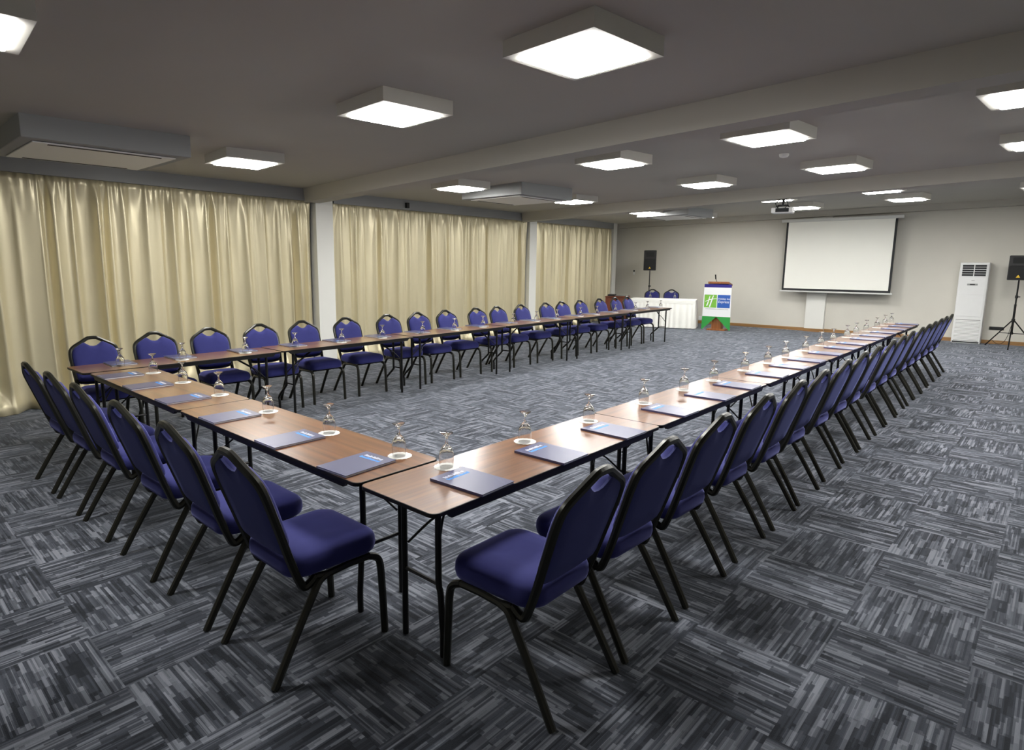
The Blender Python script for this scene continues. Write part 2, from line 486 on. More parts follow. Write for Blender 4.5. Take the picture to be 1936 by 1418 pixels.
put_light(1.29, 12.9, 'lowest of the lit ceiling panels cut by the right picture edge')

# ------------------------------------------------------------------ ceiling cassettes
def make_cassette(x, y, label):
    t = thing('ceiling_air_conditioner', label, 'air conditioner', (x, y, ceilz(x, y)), 0, 'ceiling air conditioner boxes')
    hx, hy, hz = 0.66, 0.68, 0.185
    b = MB()
    b.loft([[(-hx,-hy,0.02),(hx,-hy,0.02),(hx,hy,0.02),(-hx,hy,0.02)],[(-hx,-hy,-hz),(hx,-hy,-hz),(hx,hy,-hz),(-hx,hy,-hz)]])
    b.build('casing', M_PELMET, t, bevel=0.008)
    g = MB(); g.box(-hx+0.12, hx-0.12, -hy+0.10, hy-0.10, -hz-0.014, -hz-0.002); g.build('grille', M_WHITEPL, t, bevel=0.004)
    for a, c in ((hx-0.19, hx-0.155), (-hx+0.155, -hx+0.19)):
        s = MB(); s.box(a, c, -hy+0.22, hy-0.22, -hz-0.017, -hz-0.0135); s.build('slot', M_DARK, t)
    return t
cas0 = make_cassette(-5.27, 0.37, 'nearest ceiling air conditioner box, above the left curtain')
dup(cas0, (-5.27, 6.75, ceilz(-5.27, 6.75)), 0, 'middle ceiling air conditioner box, between the two ceiling beams', 'ceiling air conditioner boxes')
dup(cas0, (-5.45, 12.95, ceilz(-5.45, 12.95)), 0, 'farthest ceiling air conditioner box, near the front wall', 'ceiling air conditioner boxes')

# smoke detector
b = MB(); b.lathe([(0.0,0.02),(0.055,0.02),(0.055,-0.015),(0.045,-0.035),(0.025,-0.042),(0,-0.042)], 18)
o = b.build('smoke_detector', M_WHITEPL, loc=(-0.93, 6.55, ceilz(-0.93, 6.55)), smooth=True)
tag(o, 'small round smoke detector on the ceiling, before the second beam', 'smoke detector')
# black sensor over the middle curtain
b = MB(); b.box(-0.03, 0.03, -0.035, 0.035, -0.05, 0.05)
o = b.build('motion_sensor', M_BLACKPL, loc=(wallx(6.42)+0.01, 6.42, 2.86), bevel=0.008)
tag(o, 'small black sensor box on the pelmet above the middle curtain', 'sensor')

# ------------------------------------------------------------------ chairs
def lean(z): return 0.135 + 0.33*(z-0.40)
def make_chair(label, group):
    t = thing('banquet_chair', label, 'chair', (0,0,0), 0, group)
    # seat cushion
    def out(ins, z, crown=0.0):
        pts = roundrect(-0.222+ins, 0.222-ins, -0.275+ins, 0.175-ins, max(0.085-ins*0.5, 0.02), 7)
        return [(x*(1-0.06*max(0, (y+0.05))/0.22), y, z + crown) for x, y in pts]
    b = MB()
    rings = [out(0.03,0.409), out(0.010,0.413), out(0.002,0.422), out(-0.003,0.445), out(-0.001,0.472), out(0.006,0.488), out(0.018,0.499), out(0.040,0.508), out(0.08,0.514), out(0.13,0.514), out(0.17,0.511)]
    b.loft(rings, caps=True)
    b.build('seat', M_VELVET, t, smooth=True)
    # back cushion outline (x, z), rounded shoulders, dip under the handle
    half = [(0.0,0.872),(0.030,0.877),(0.055,0.893),(0.072,0.908),(0.090,0.909),(0.130,0.886),(0.165,0.864),(0.188,0.834),(0.196,0.79),(0.196,0.74),(0.191,0.68),(0.186,0.61),(0.182,0.575),(0.168,0.552),(0.12,0.543),(0.06,0.540)]
    outl = half + [(0.0,0.539)] + [(-x, z) for x, z in reversed(half[1:])]
    cxz = (0.0, 0.69)
    def ring(k, off):
        r = []
        for x, z in outl:
            x2 = cxz[0]+(x-cxz[0])*k; z2 = cxz[1]+(z-cxz[1])*k
            r.append((x2, lean(z2)+off, z2))
        return r
    b = MB(); b.loft([ring(1.0,-0.002), ring(1.012,-0.012), ring(1.0,-0.026), ring(0.95,-0.038), ring(0.85,-0.045), ring(0.6,-0.046), ring(0.3,-0.044)])
    b.build('backrest', M_VELVET, t, smooth=True)
    b = MB()
    def ringb(k, off):
        return [(x, lean(z - (0.030 if z < 0.60 else 0.0))+off, z - (0.030 if z < 0.60 else 0.0)) for x, _, z in ring(k, 0)]
    b.loft([ringb(0.6,0.016), ringb(0.93,0.015), ringb(0.995,0.010), ringb(1.0,-0.0015)])
    b.build('back_panel', M_BACKCLOTH, t, smooth=True)
    # back frame
    P = [(0.196,0.055,0.400),(0.192,0.085,0.372),(0.189,0.112,0.366),(0.188,lean(0.41)-0.004,0.41),(0.192,lean(0.50),0.50),(0.200,lean(0.62),0.62),(0.207,lean(0.74),0.74),(0.207,lean(0.795),0.795),
         (0.200,lean(0.840),0.840),(0.172,lean(0.874),0.874),(0.105,lean(0.914),0.914),(0.045,lean(0.949),0.949),(0.022,lean(0.954),0.954),(0.0,lean(0.955),0.955)]
    path = smoothpath(P + [(-x,y,z) for x,y,z in reversed(P[:-1])], 4)
    b = MB(); b.tube(path, 0.0185, 8)
    # lower cross tube of the back
    b.tube([(-0.190,lean(0.540)-0.012,0.540),(-0.09,lean(0.530)-0.014,0.530),(0.09,lean(0.530)-0.014,0.530),(0.190,lean(0.540)-0.012,0.540)], 0.010, 6)
    b.build('back_frame', M_FRAME, t, smooth=True)
    # legs
    for s in (-1, 1):
        f = smoothpath([(s*0.222,-0.280,0.0),(s*0.220,-0.272,0.20),(s*0.218,-0.264,0.335),(s*0.215,-0.246,0.378),(s*0.210,-0.205,0.396)], 5)
        b = MB(); b.tube(f, 0.0172, 8); b.build('leg', M_FRAME, t, smooth=True)
        f = smoothpath([(s*0.208,0.005,0.392),(s*0.209,0.045,0.378),(s*0.212,0.078,0.335),(s*0.220,0.176,0.18),(s*0.2275,0.282,0.0)], 5)
        b = MB(); b.tube(f, 0.0172, 8); b.build('leg', M_FRAME, t, smooth=True)
    b = MB()
    for s in (-1, 1): b.tube([(s*0.210,-0.205,0.396),(s*0.208,-0.10,0.398),(s*0.208,0.005,0.392),(s*0.200,0.06,0.397)], 0.0160, 8)
    for yy in (-0.19, 0.03): b.tube([(-0.208,yy,0.395),(0.208,yy,0.395)], 0.010, 6)
    b.build('seat_frame', M_FRAME, t, smooth=True)
    return t
GR, GB, GL = 'chairs along the right-hand table row', 'chairs along the near cross row', 'chairs along the curtain-side table row'
R_CH = [.370,.930,1.537,2.204,2.82,3.408,4.103,4.75,5.32,6.005,6.61,7.22,7.90,8.475,9.05,9.705,10.285,10.875]
L_CH = [0.28,0.88,1.49,2.12,2.75,3.44,4.18,4.77,5.40,6.14,6.71,7.39,8.15,8.72,9.38,10.17,10.83,11.40]
L_CH = [0.985*y for y in L_CH]
B_CH = [-.693,-1.31,-1.993,-2.711,-3.32,-3.93]
chair0 = make_chair('blue banquet chair nearest the camera, right of the near table corner', GR)
CS = 1.02
chair0.location = (0.212, R_CH[0], 0); chair0.rotation_euler = (0, 0, R(-90)+R(0.8)); chair0.scale = (CS, CS, CS)
rj = random.Random(4)
def lslope(y): return -0.018*y
def lz(y): return 1+0.0032*max(0, y)
for i, y in enumerate(R_CH[1:], 1):
    x = 0.222 - 0.0110*y
    lab = 'blue banquet chair on the right-hand row, %s back from the near corner' % ORD[i]
    if i == 17: lab = 'blue banquet chair at the far end of the right-hand row, the last one'
    dup(chair0, (x+rj.uniform(-.006,.006), y, 0), R(-90)+R(rj.uniform(-1.5,1.5)), lab, GR, (CS, CS, CS))
for i, x in enumerate(B_CH):
    y = -0.178 - 0.022*(-x-0.7)
    lab = 'blue banquet chair on the near cross row, %s from the near table corner' % ORD[i]
    dup(chair0, (x, y, 0), R(180)+R(rj.uniform(-1.5,1.5)), lab, GB, (CS, CS, CS))
for i, y in enumerate(L_CH):
    x = -5.150 + lslope(y)
    lab = 'blue banquet chair by the curtains, %s along the row from the left' % ORD[i]
    dup(chair0, (x+rj.uniform(-.01,.01), y, 0), R(90)+R(rj.uniform(-2,2)), lab, GL, (CS, CS, CS*lz(y)))

# ------------------------------------------------------------------ folding tables
# local frame: x from -W/2 (inner) to +W/2 (chair side), y along the length
TW = 0.495
def make_table(length, label, group, si=0.115, bi=0.345, fi=0.372):
    t = thing('folding_table', label, 'table', (0,0,0), 0, group)
    L2 = length/2-0.002; w = TW/2
    out = roundrect(-w, w, -L2, L2, 0.035, 5)
    ins = lambda k: [(x*(1-k/w), y*(1-k/L2)) for x, y in out]
    b = MB()
    b.loft([[(x,y,0.732) for x,y in out],[(x,y,0.7485) for x,y in out]], 1, caps=False)
    k = len(b.v); b.v += [(x,y,0.732) for x,y in out]; b.f.append(tuple(reversed(range(k, k+len(out))))); b.m.append(1)
    b.loft([[(x,y,0.7485) for x,y in out],[(x,y,0.75) for x,y in ins(0.003)]], 1, caps=False)
    k = len(b.v); b.v += [(x,y,0.75) for x,y in ins(0.003)]; b.f.append(tuple(range(k, k+len(out)))); b.m.append(0)
    b.build('tabletop', [M_TABLEWOOD, M_EDGE], t)
    b = MB()
    for s in (-1, 1):
        x0, x1 = (w-0.028, w-0.008) if s > 0 else (-w+0.008, -w+0.028)
        ya, yb = -L2+0.08, L2-0.08
        b.loft([[(x0,ya,0.735),(x0,ya+0.03,0.705),(x0,yb-0.03,0.705),(x0,yb,0.735)],[(x1,ya,0.735),(x1,ya+0.03,0.705),(x1,yb-0.03,0.705),(x1,yb,0.735)]])
    for yy in (-L2+0.20, L2-0.20): b.box(-w+0.02, w-0.02, yy-0.02, yy+0.02, 0.70, 0.732)
    b.build('apron', M_STEEL, t)
    for e in (-1, 1):
        y = e*(L2-0.165)
        xs = -w+si       # straight leg, inner side
        xt, xf = -w+bi, -w+fi
        b = MB(); b.tube([(xs,y,0.0),(xs,y,0.35),(xs,y,0.725)], 0.0145, 8); b.build('leg', M_STEEL, t, smooth=True)
        b = MB(); b.tube(smoothpath([(xf,y,0.0),(xf,y,0.10),(xf-0.004,y,0.16),(xt+0.012,y,0.30),(xt,y,0.36),(xt,y,0.725)], 4), 0.0145, 8); b.build('leg', M_STEEL, t, smooth=True)
        b = MB(); b.tube([(xs,y,0.335),(xt,y,0.335)], 0.009, 6); b.build('stretcher', M_STEEL, t, smooth=True)
        b = MB(); xm = (xs+xt)/2
        yc, yj = y-e*0.34, y-e*0.15
        b.tube([(xm,yc,0.722),(xm,yj,0.60)], 0.011, 6)
        for xx in (xs, xt): b.tube(smoothpath([(xm,yj,0.60),(xm+(xx-xm)*0.35,y-e*0.09,0.555),(xx-(xx-xm)*0.12,y-e*0.01,0.46)], 3), 0.006, 6)
        b.build('brace', M_STEEL, t, smooth=True)
    return t
GT = 'brown folding tables set in a horseshoe'
PR = 1.918
tab0 = make_table(PR, 'brown folding table with rounded corner at the near corner of the horseshoe', GT)
def tloc_r(i):
    y = (i+0.5)*PR if i < 2 else 2*PR + (i-2+0.5)*1.906
    return (-TW/2 - 0.006*y, y, 0)
tab0.location = tloc_r(0); tab0.rotation_euler = (0,0,R(0.35))
for i in range(1, 6):
    dup(tab0, tloc_r(i), R(0.35), 'brown folding table, %s of the right-hand row counted from the camera' % ORD[i], GT, (1, 1 if i < 2 else 1.903/1.918, 1))
PL = 1.97
def xin_l(y): return -4.60 + lslope(y)
for i in range(6):
    y = -0.05 + (i+0.5)*PL
    lab = 'brown folding table, %s of the curtain-side row counted from the left' % ORD[i]
    zz = lz(y)
    if i == 0:
        tabL = make_table(PL, lab, GT, 0.07, 0.235, 0.40)
        tabL.location = (xin_l(y)-TW/2, y, 0); tabL.rotation_euler = (0,0,R(180+1.03)); tabL.scale = (1.04, 1, zz)
    else: dup(tabL, (xin_l(y)-TW/2, y, 0), R(180+1.03), lab, GT, (1.04, 1, zz))
PB = 2.03
for i in range(2):
    x = -0.512 - (i+0.5)*PB
    lab = ('brown folding table of the near cross row, joined to the near corner table', 'brown folding table of the near cross row, joined to the curtain-side row')[i]
    dup(tab0, (x, TW/2+0.010, 0), R(-90), lab, GT, (1.04, PB/PR, 1))

# ------------------------------------------------------------------ notebooks
def make_notebook(label, group):
    t = thing('notebook', label, 'notebook', (0,0,0), 0, group)
    # local: x across (reader's right = +x), y up the page (reader's far side = +y)
    hw, hh = 0.112, 0.158
    b = MB(); b.box(-hw+0.002, hw-0.003, -hh+0.003, hh-0.003, 0.0022, 0.0098); b.build('pages', M_PAGES, t)
    b = MB(); b.box(-hw, hw, -hh, hh, 0.0005, 0.0022); b.box(-hw, hw, -hh, hh, 0.0098, 0.012)
    b.box(-hw-0.001, -hw+0.002, -hh, hh, 0.0005, 0.012); cov = b.build('cover', M_COVER, t)
    rr = random.Random(11)
    def strip(name, x0, x1, yc, h, m_, gap):
        b = MB(); x = x0
        while x < x1:
            w = rr.uniform(0.006, 0.011); hh_ = h*rr.choice((0.62, 0.8, 1.0))
            b.box(x, min(x+w, x1), yc-h/2, yc-h/2+hh_, 0.0119, 0.0124); x += w+gap*(3 if rr.random() < 0.15 else 1)
        return b.build(name, m_, cov)
    strip('title', -0.068, 0.062, 0.112, 0.021, M_PRINTW, 0.0025)
    strip('subtitle', -0.074, 0.070, 0.084, 0.022, M_PRINTC, 0.0012)
    b = MB()
    for k in range(4):
        x = hw-0.012-0.0*k
        a = -hh+0.005+0.022*k
        b.quad((hw-0.001, a+0.060, 0.0123),(hw-0.001, a+0.0625, 0.0123),(hw-0.064+0.008*k, -hh+0.003+0.026*k*0.6+0.0025, 0.0123),(hw-0.064+0.008*k, -hh+0.003+0.026*k*0.6, 0.0123))
    b.build('line_pattern', M_PRINTL, cov)
    return t
R_G = [.451,1.063,1.702,2.42,3.088,3.655,4.374,5.015,5.577,6.301,6.955,7.528,8.237,8.772,9.414,10.157,10.778,11.34]
L_G = [0.985*y for y in (0.32,0.91,1.60,2.23,2.89,3.55,4.28,4.94,5.57,6.33,6.97,7.60,8.37,8.96,9.68,10.53,11.08,11.72)]
B_G = [-.698,-1.333,-2.082,-2.838,-3.543,-4.197]
B_GY = [.404,.390,.406,.414,.417,.411]
TZ = 0.7502
NR = 'navy notebooks set out on the tables'
nb0 = make_notebook('navy notebook nearest the camera, on the near corner table', NR)
nb0.location = (-0.156, R_G[0]-0.068, TZ); nb0.rotation_euler = (0, 0, R(90+3))
def edge_y(y): return -0.006*y
for i, y in enumerate(R_G[1:], 1):
    lab = 'navy notebook on the right-hand row, %s from the near corner' % ORD[i]
    if i == 17: lab = 'navy notebook at the far end of the right-hand row'
    dup(nb0, (-0.150+edge_y(y)+rj.uniform(-.006,.006), y-0.095+rj.uniform(-.01,.01), TZ), R(90+rj.uniform(-1.5,2.5)), lab, NR)
for i, x in enumerate(B_G):
    lab = 'navy notebook on the near cross row, %s from the near table corner' % ORD[i]
    yy = 0.160 if i < 5 else 0.155
    dup(nb0, (x-0.033, yy, TZ), R((4, 0.5, 0.5, 1, -1, 0)[i]), lab, NR)
for i, y in enumerate(L_G):
    lab = 'navy notebook by the curtains, %s along the row from the left' % ORD[i]
    dup(nb0, (xin_l(y)-TW*1.04+0.155, y+0.055+rj.uniform(-.012,.012), 0.75*lz(y)+0.0002), R(-90+rj.uniform(-2,3)), lab, NR)

# ------------------------------------------------------------------ doilies and goblets
def make_doily(label, group):
    b = MB(); n = 48; rings = []
    for z, k in ((0.0, 1.0), (0.0012, 1.0)):
        rings.append([(k*(0.062+0.0022*math.cos(16*2*PI*j/n))*math.cos(2*PI*j/n), k*(0.062+0.0022*math.cos(16*2*PI*j/n))*math.sin(2*PI*j/n), z) for j in range(n)])
    b.loft(rings)
    o = b.build('doily', M_PAPER)
    return tag(o, label, 'doily', group)
def make_goblet(label, group):
    t = thing('goblet', label, 'glass', (0,0,0), 0, group)
    # upside down: rim on the doily, foot up
    outer = [(0.0335,0.000),(0.0355,0.020),(0.0375,0.045),(0.0370,0.062),(0.0320,0.083),(0.0220,0.100),(0.0120,0.110)]
    inner = [(0.0327,0.000),(0.0346,0.020),(0.0365,0.045),(0.0355,0.060),(0.0300,0.078),(0.0190,0.090),(0.006,0.095),(0.0001,0.096)]
    b = MB(); seg = 20
    prof = list(reversed(inner)) + outer + [(0.0085,0.116)]
    b.lathe(prof, seg, caps=False); b.build('bowl', M_GLASS, t, smooth=True)
    b = MB(); b.lathe([(0.0001,0.110),(0.0085,0.1161),(0.0058,0.124),(0.0052,0.140),(0.0075,0.150),(0.016,0.160),(0.0290,0.1680),(0.0325,0.1710),(0.0322,0.1735),(0.020,0.1725),(0.0001,0.1720)], seg); b.build('stem', M_GLASS, t, smooth=True)
    return t
GD, GG = 'white paper doilies under the goblets', 'upturned goblets on the tables'
do0 = make_doily('white paper doily nearest the camera, on the near corner table', GD)
go0 = make_goblet('upturned water goblet nearest the camera, on the near corner table', GG)
def setting(x, y, z, dl, gl, first=False):
    if first:
        do0.location = (x, y, z); go0.location = (x, y, z+0.0014); return
    dup(do0, (x, y, z), rj.uniform(0, 3), dl, GD)
    dup(go0, (x+rj.uniform(-.004,.004), y+rj.uniform(-.004,.004), z+0.0014), rj.uniform(0, 3), gl, GG)
setting(-0.396, R_G[0], TZ, '', '', True)
for i, y in enumerate(R_G[1:], 1):
    setting(-0.393-0.0066*y, y, TZ, 'white paper doily on the right-hand row, under its %s goblet' % ORD[i], 'upturned goblet on the right-hand row, %s from the near corner' % ORD[i])
for i, x in enumerate(B_G):
    setting(x, B_GY[i], TZ, 'white paper doily on the near cross row, under its %s goblet' % ORD[i], 'upturned goblet on the near cross row, %s from the near table corner' % ORD[i])
for i, y in enumerate(L_G):
    setting(xin_l(y)-0.175, y, 0.75*lz(y)+0.0002, 'white paper doily on the curtain-side row, under its %s goblet' % ORD[i], 'upturned goblet on the curtain-side row, %s from the left' % ORD[i])

# ------------------------------------------------------------------ skirted top table
A20 = R(20)
skT = thing('skirted_table', 'long white draped top table with pleated skirt in front of the speaker', 'table', (-5.64, 14.82, 0), A20)
SKL, SKD, SKH = 1.78, 0.72, 0.80
def sk_ring(off, z, pleat):
    pts = []
    n = 190; per = 2*(SKL+SKD)
    for k in range(n):
        s = per*k/n
        if s < SKL: p = (-s, 0); nx, ny = 0, -1
        elif s < SKL+SKD: p = (-SKL, s-SKL); nx, ny = -1, 0
        elif s < 2*SKL+SKD: p = (-SKL+(s-SKL-SKD), SKD); nx, ny = 0, 1
        else: p = (0, SKD-(s-2*SKL-SKD)); nx, ny = 1, 0
        d = off + pleat*(0.5+0.5*math.sin(s*44+math.sin(s*9)*1.2))
        pts.append((p[0]+nx*d, p[1]+ny*d, z))
    return pts
b = MB(); b.loft([sk_ring(0.0,0.735,0.0), sk_ring(0.004,0.70,0.008), sk_ring(0.014,0.4,0.022), sk_ring(0.022,0.02,0.034)], caps=False)
b.build('skirt', M_LINEN, skT, smooth=True)
b = MB(); b.loft([[(x,y,0.70) for x,y in roundrect(-SKL-.012,.012,-.012,SKD+.012,0.02,3)],[(x,y,0.792) for x,y in roundrect(-SKL-.008,.008,-.008,SKD+.008,0.02,3)],[(x,y,0.80) for x,y in roundrect(-SKL,0,0,SKD,0.02,3)]])
b.build('tablecloth_top', M_LINEN, skT, smooth=False)
b = MB()
for x in (-SKL+.1, -.1):
    for y in (.1, SKD-.1): b.tube([(x,y,0),(x,y,0.7)], 0.0125, 8)
b.build('leg_frame', M_STEEL, skT, smooth=True)
def skw(u, v, z=0):   # point in the skirted table's frame
    c, s = math.cos(A20), math.sin(A20)
    return (-5.64 + c*u - s*v, 14.82 + s*u + c*v, z)
GH = 'chairs behind the white draped table'
dup(chair0, skw(-1.36, 1.18), A20, 'blue banquet chair behind the white table, directly under the speaker', GH, (1.02, 1.02, 1.06))
dup(chair0, skw(-0.80, 1.18), A20, 'blue banquet chair behind the white table, nearer the lectern', GH, (1.02, 1.02, 1.06))
for u, dl, gl in ((-1.28, 'upturned goblet on the white table, in front of the left chair', 1), (-0.60, 'upturned goblet on the white table, in front of the right chair', 2)):
    p = skw(u, 0.5, 0.801)
    dup(go0, p, 0, dl, 'goblets on the white draped table')

# wooden desk left of it
dk = thing('wooden_desk', 'reddish brown wooden desk between the last curtain and white table', 'desk', (-8.0, 14.02, 0), A20)
b = MB(); b.box(0.0, 0.60, 0.03, 0.6, 0.02, 0.82); b.build('body', M_DESK, dk, bevel=0.004)
b = MB(); b.box(-0.01, 0.61, 0.0, 0.62, 0.82, 0.848); b.build('desktop', M_DESK, dk, bevel=0.004)
b = MB(); b.box(0.03, 0.285, 0.018, 0.03, 0.06, 0.80); b.build('door', M_DESK, dk)
b = MB(); b.box(0.315, 0.57, 0.018, 0.03, 0.06, 0.80); b.build('door', M_DESK, dk)
def dkw(u, v, z):
    c, s = math.cos(A20), math.sin(A20); return (-8.0+c*u-s*v, 14.02+s*u+c*v, z)
t = thing('laptop', 'closed dark laptop lying on the wooden desk', 'laptop', dkw(0.42, 0.32, 0.8485), A20)
b = MB(); b.box(-0.17,0.17,-0.12,0.12,0,0.012); b.build('base', M_BLACKPL, t, bevel=0.003)
b = MB(); b.box(-0.17,0.17,-0.12,0.12,0.0125,0.022); b.build('lid', M_GREYPL, t, bevel=0.003)
t = thing('audio_mixer', 'small dark audio mixer on the left end of the wooden desk', 'mixer', dkw(0.14, 0.28, 0.8485), A20)
b = MB(); b.box(-0.10,0.10,-0.13,0.13,0,0.05); b.build('case', M_BLACKPL, t, bevel=0.004)
b = MB()
for i in range(4):
    for j in range(4): b.lathe([(0.008,0.05),(0.007,0.062),(0.0001,0.062)], 8, cx=-0.07+i*0.045, cy=-0.08+j*0.05)
b.build('knobs', M_GREYPL, t)

# ------------------------------------------------------------------ loudspeakers on stands
def stand_and_speaker(x, y, rz, zbox, hbox, lab_stand, lab_box, labels_group, rot_t=0):
    s = thing('speaker_stand', lab_stand, 'speaker stand', (x, y, 0), rot_t, 'speaker tripod stands')
    b = MB(); b.tube([(0,0,0.30),(0,0,0.95)], 0.021, 10); b.tube([(0,0,0.9),(0,0,zbox)], 0.015, 10); b.build('pole', M_STEEL, s, smooth=True)
    b = MB(); b.tube([(0,0,0.56),(0,0,0.64)], 0.032, 10); b.tube([(0,0,0.30),(0,0,0.35)], 0.030, 10); b.tube([(0,0,1.08),(0,0,1.14)], 0.027, 10); b.build('collar', M_BLACKPL, s, smooth=True)
    for k in range(3):
        a = R(270+120*k); c, d = math.cos(a), math.sin(a)
        b = MB(); b.tube([(0.02*c,0.02*d,0.60),(0.50*c,0.50*d,0.012)], 0.013, 8); b.tube([(0.02*c,0.02*d,0.32),(0.25*c,0.25*d,0.315)], 0.008, 6)
        b.build('leg', M_STEEL, s, smooth=True)
    k = MB(); k.tube([(0.02,0,1.11),(0.06,0,1.11)], 0.012, 8); k.build('knob', M_BLACKPL, s, smooth=True)
    p = thing('loudspeaker', lab_box, 'speaker', (x, y, zbox), rz, 'black loudspeakers on stands')
    w, d, h = 0.185, 0.15, hbox
    b = MB(); rings = []
    for z, k_ in ((0,0.96),(0.012,1.0),(h-0.012,1.0),(h,0.96)):
        rings.append([(-w*k_, -d*k_, z),(w*k_, -d*k_, z),(w*0.8*k_, d*k_, z),(-w*0.8*k_, d*k_, z)])
    b.loft(rings); b.build('cabinet', M_BLACKPL, p, bevel=0.012)
    g = MB(); rings = []
    for y0, k_ in ((-d+0.001, 1.0), (-d-0.012, 0.96)):
        rings.append([(a*k_, y0, h*0.32+c*k_) for a, c in roundrect(-w*0.9, w*0.9, -h*0.27, h*0.27, 0.03, 3)])
    g.loft(list(reversed(rings))); gri = g.build('grille', M_GRILLE, p)
    hn = MB(); hn.loft([[(a, -d-0.001, h*0.80+c) for a, c in roundrect(-0.12,0.12,-0.065,0.065,0.02,3)],[(a*0.4, -d+0.006, h*0.80+c*0.35) for a, c in roundrect(-0.12,0.12,-0.065,0.065,0.02,3)]]); hn.build('horn', M_GRILLE, p)
    bd = MB(); z0 = 0.055
    bd.loft([[(-0.036,-d-0.014,z0),(0.036,-d-0.014,z0),(0.0,-d-0.014,z0+0.058)],[(-0.036,-d-0.010,z0),(0.036,-d-0.010,z0),(0.0,-d-0.010,z0+0.058)]]); bd.build('badge', M_YELLOW, gri)
    return p
stand_and_speaker(-7.60, 15.85, R(24), 1.585, 0.60, 'black speaker stand behind the white draped table', 'black loudspeaker raised behind the white draped table', '', R(60))
stand_and_speaker(0.96, 16.02, R(-6), 1.465, 0.52, 'black tripod speaker stand at the right picture edge, beside the tower', 'black loudspeaker cut off by the right picture edge', '')

# ------------------------------------------------------------------ lectern with banner
LC = (-5.09, 15.00)
lc = thing('lectern', 'wooden lectern behind the hanging banner, with sloping reading top', 'lectern', (LC[0], LC[1], 0), R(8))
b = MB(); b.box(-0.24, 0.24, -0.06, 0.26, 0.0, 0.045); b.build('base', M_LECTERN, lc, bevel=0.004)
b = MB(); b.box(-0.13, 0.13, 0.0, 0.20, 0.045, 1.12); b.build('post', M_LECTERN, lc, bevel=0.004)
b = MB(); b.loft([[(-0.27,-0.06,1.262),(0.27,-0.06,1.262),(0.27,0.34,1.19),(-0.27,0.34,1.19)],[(-0.27,-0.06,1.315),(0.27,-0.06,1.315),(0.27,0.34,1.243),(-0.27,0.34,1.243)]])
b.build('reading_top', M_LECTERN, lc, bevel=0.003)
b = MB(); b.box(-0.22,0.22,-0.02,0.22,1.12,1.215); b.build('shelf_box', M_LECTERN, lc, bevel=0.003)
mc = MB(); mc.tube([(-0.06,0.0,1.307),(-0.075,-0.01,1.36),(-0.085,-0.04,1.42)], 0.007, 6); mc.tube([(-0.083,-0.035,1.38),(-0.092,-0.06,1.50)], 0.018, 8)
t = thing('microphone', 'slim black microphone standing up from the lectern top', 'microphone', (LC[0], LC[1], 0), R(8))
mc.build('gooseneck', M_BLACKPL, t, smooth=True)
bn = thing('banner', 'hotel banner hanging on the lectern, white with green pointed tails', 'banner', (LC[0], LC[1], 0), R(8))
YB_ = -0.085
def sheet(name, pts, m_, y=YB_, th=0.003, parent=None):
    b = MB(); b.loft([[(x,y,z) for x,z in pts],[(x,y+th,z) for x,z in pts]]); return b.build(name, m_, parent or bn)
def bw(z): return 0.352+0.022*(1-z/1.25)
sheet('top_band', [(-bw(1.16),1.16),(bw(1.16),1.16),(bw(1.25),1.245),(-bw(1.25),1.245)], M_BBLUE)
sheet('panel', [(-bw(.38),0.38),(bw(.38),0.38),(bw(1.16),1.16),(-bw(1.16),1.16)], M_BWHITE)
sheet('tail', [(-0.375,0.02),(-0.345,0.03),(0.0,0.37),(0.0,0.38),(-bw(.38),0.38)], M_BGREEN)
sheet('tail', [(0.375,0.02),(bw(.38),0.38),(0.0,0.38),(0.0,0.37),(0.345,0.03)], M_BGREEN)
lg1 = sheet('green_square', [(-0.335,0.62),(-0.01,0.62),(-0.01,0.965),(-0.335,0.965)], M_LGREEN, YB_-0.0015, 0.0012)
lg2 = sheet('blue_square', [(0.010,0.62),(0.335,0.62),(0.335,0.965),(0.010,0.965)], M_LBLUE, YB_-0.0015, 0.0012)
def stroke(pts, widths, parent, y):
    b = MB(); n = len(pts); L_, R_ = [], []
    for i, (x, z) in enumerate(pts):
        x0, z0 = pts[max(i-1,0)]; x1, z1 = pts[min(i+1,n-1)]
        dx, dz = x1-x0, z1-z0; l = math.hypot(dx, dz) or 1; w = widths[i]/2
        L_.append((x-dz/l*w, y, z+dx/l*w)); R_.append((x+dz/l*w, y, z-dx/l*w))
    for i in range(n-1): b.quad(L_[i], R_[i], R_[i+1], L_[i+1])
    return b
sb = stroke([(-0.265,0.665),(-0.240,0.73),(-0.215,0.83),(-0.190,0.93)], [0.030,0.028,0.024,0.018], bn, YB_-0.0022)
s2 = stroke([(-0.190,0.635),(-0.165,0.72),(-0.135,0.83),(-0.100,0.945)], [0.036,0.032,0.028,0.022], bn, YB_-0.0022)
s3 = stroke([(-0.305,0.775),(-0.25,0.81),(-0.17,0.84),(-0.09,0.855),(-0.012,0.862)], [0.010,0.018,0.020,0.018,0.012], bn, YB_-0.0022)
for q in (s2, s3):
    k = len(sb.v); sb.v += q.v; sb.f += [tuple(i+k for i in f) for f in q.f]; sb.m += q.m
sb.build('emblem', M_LWHITE, lg1)
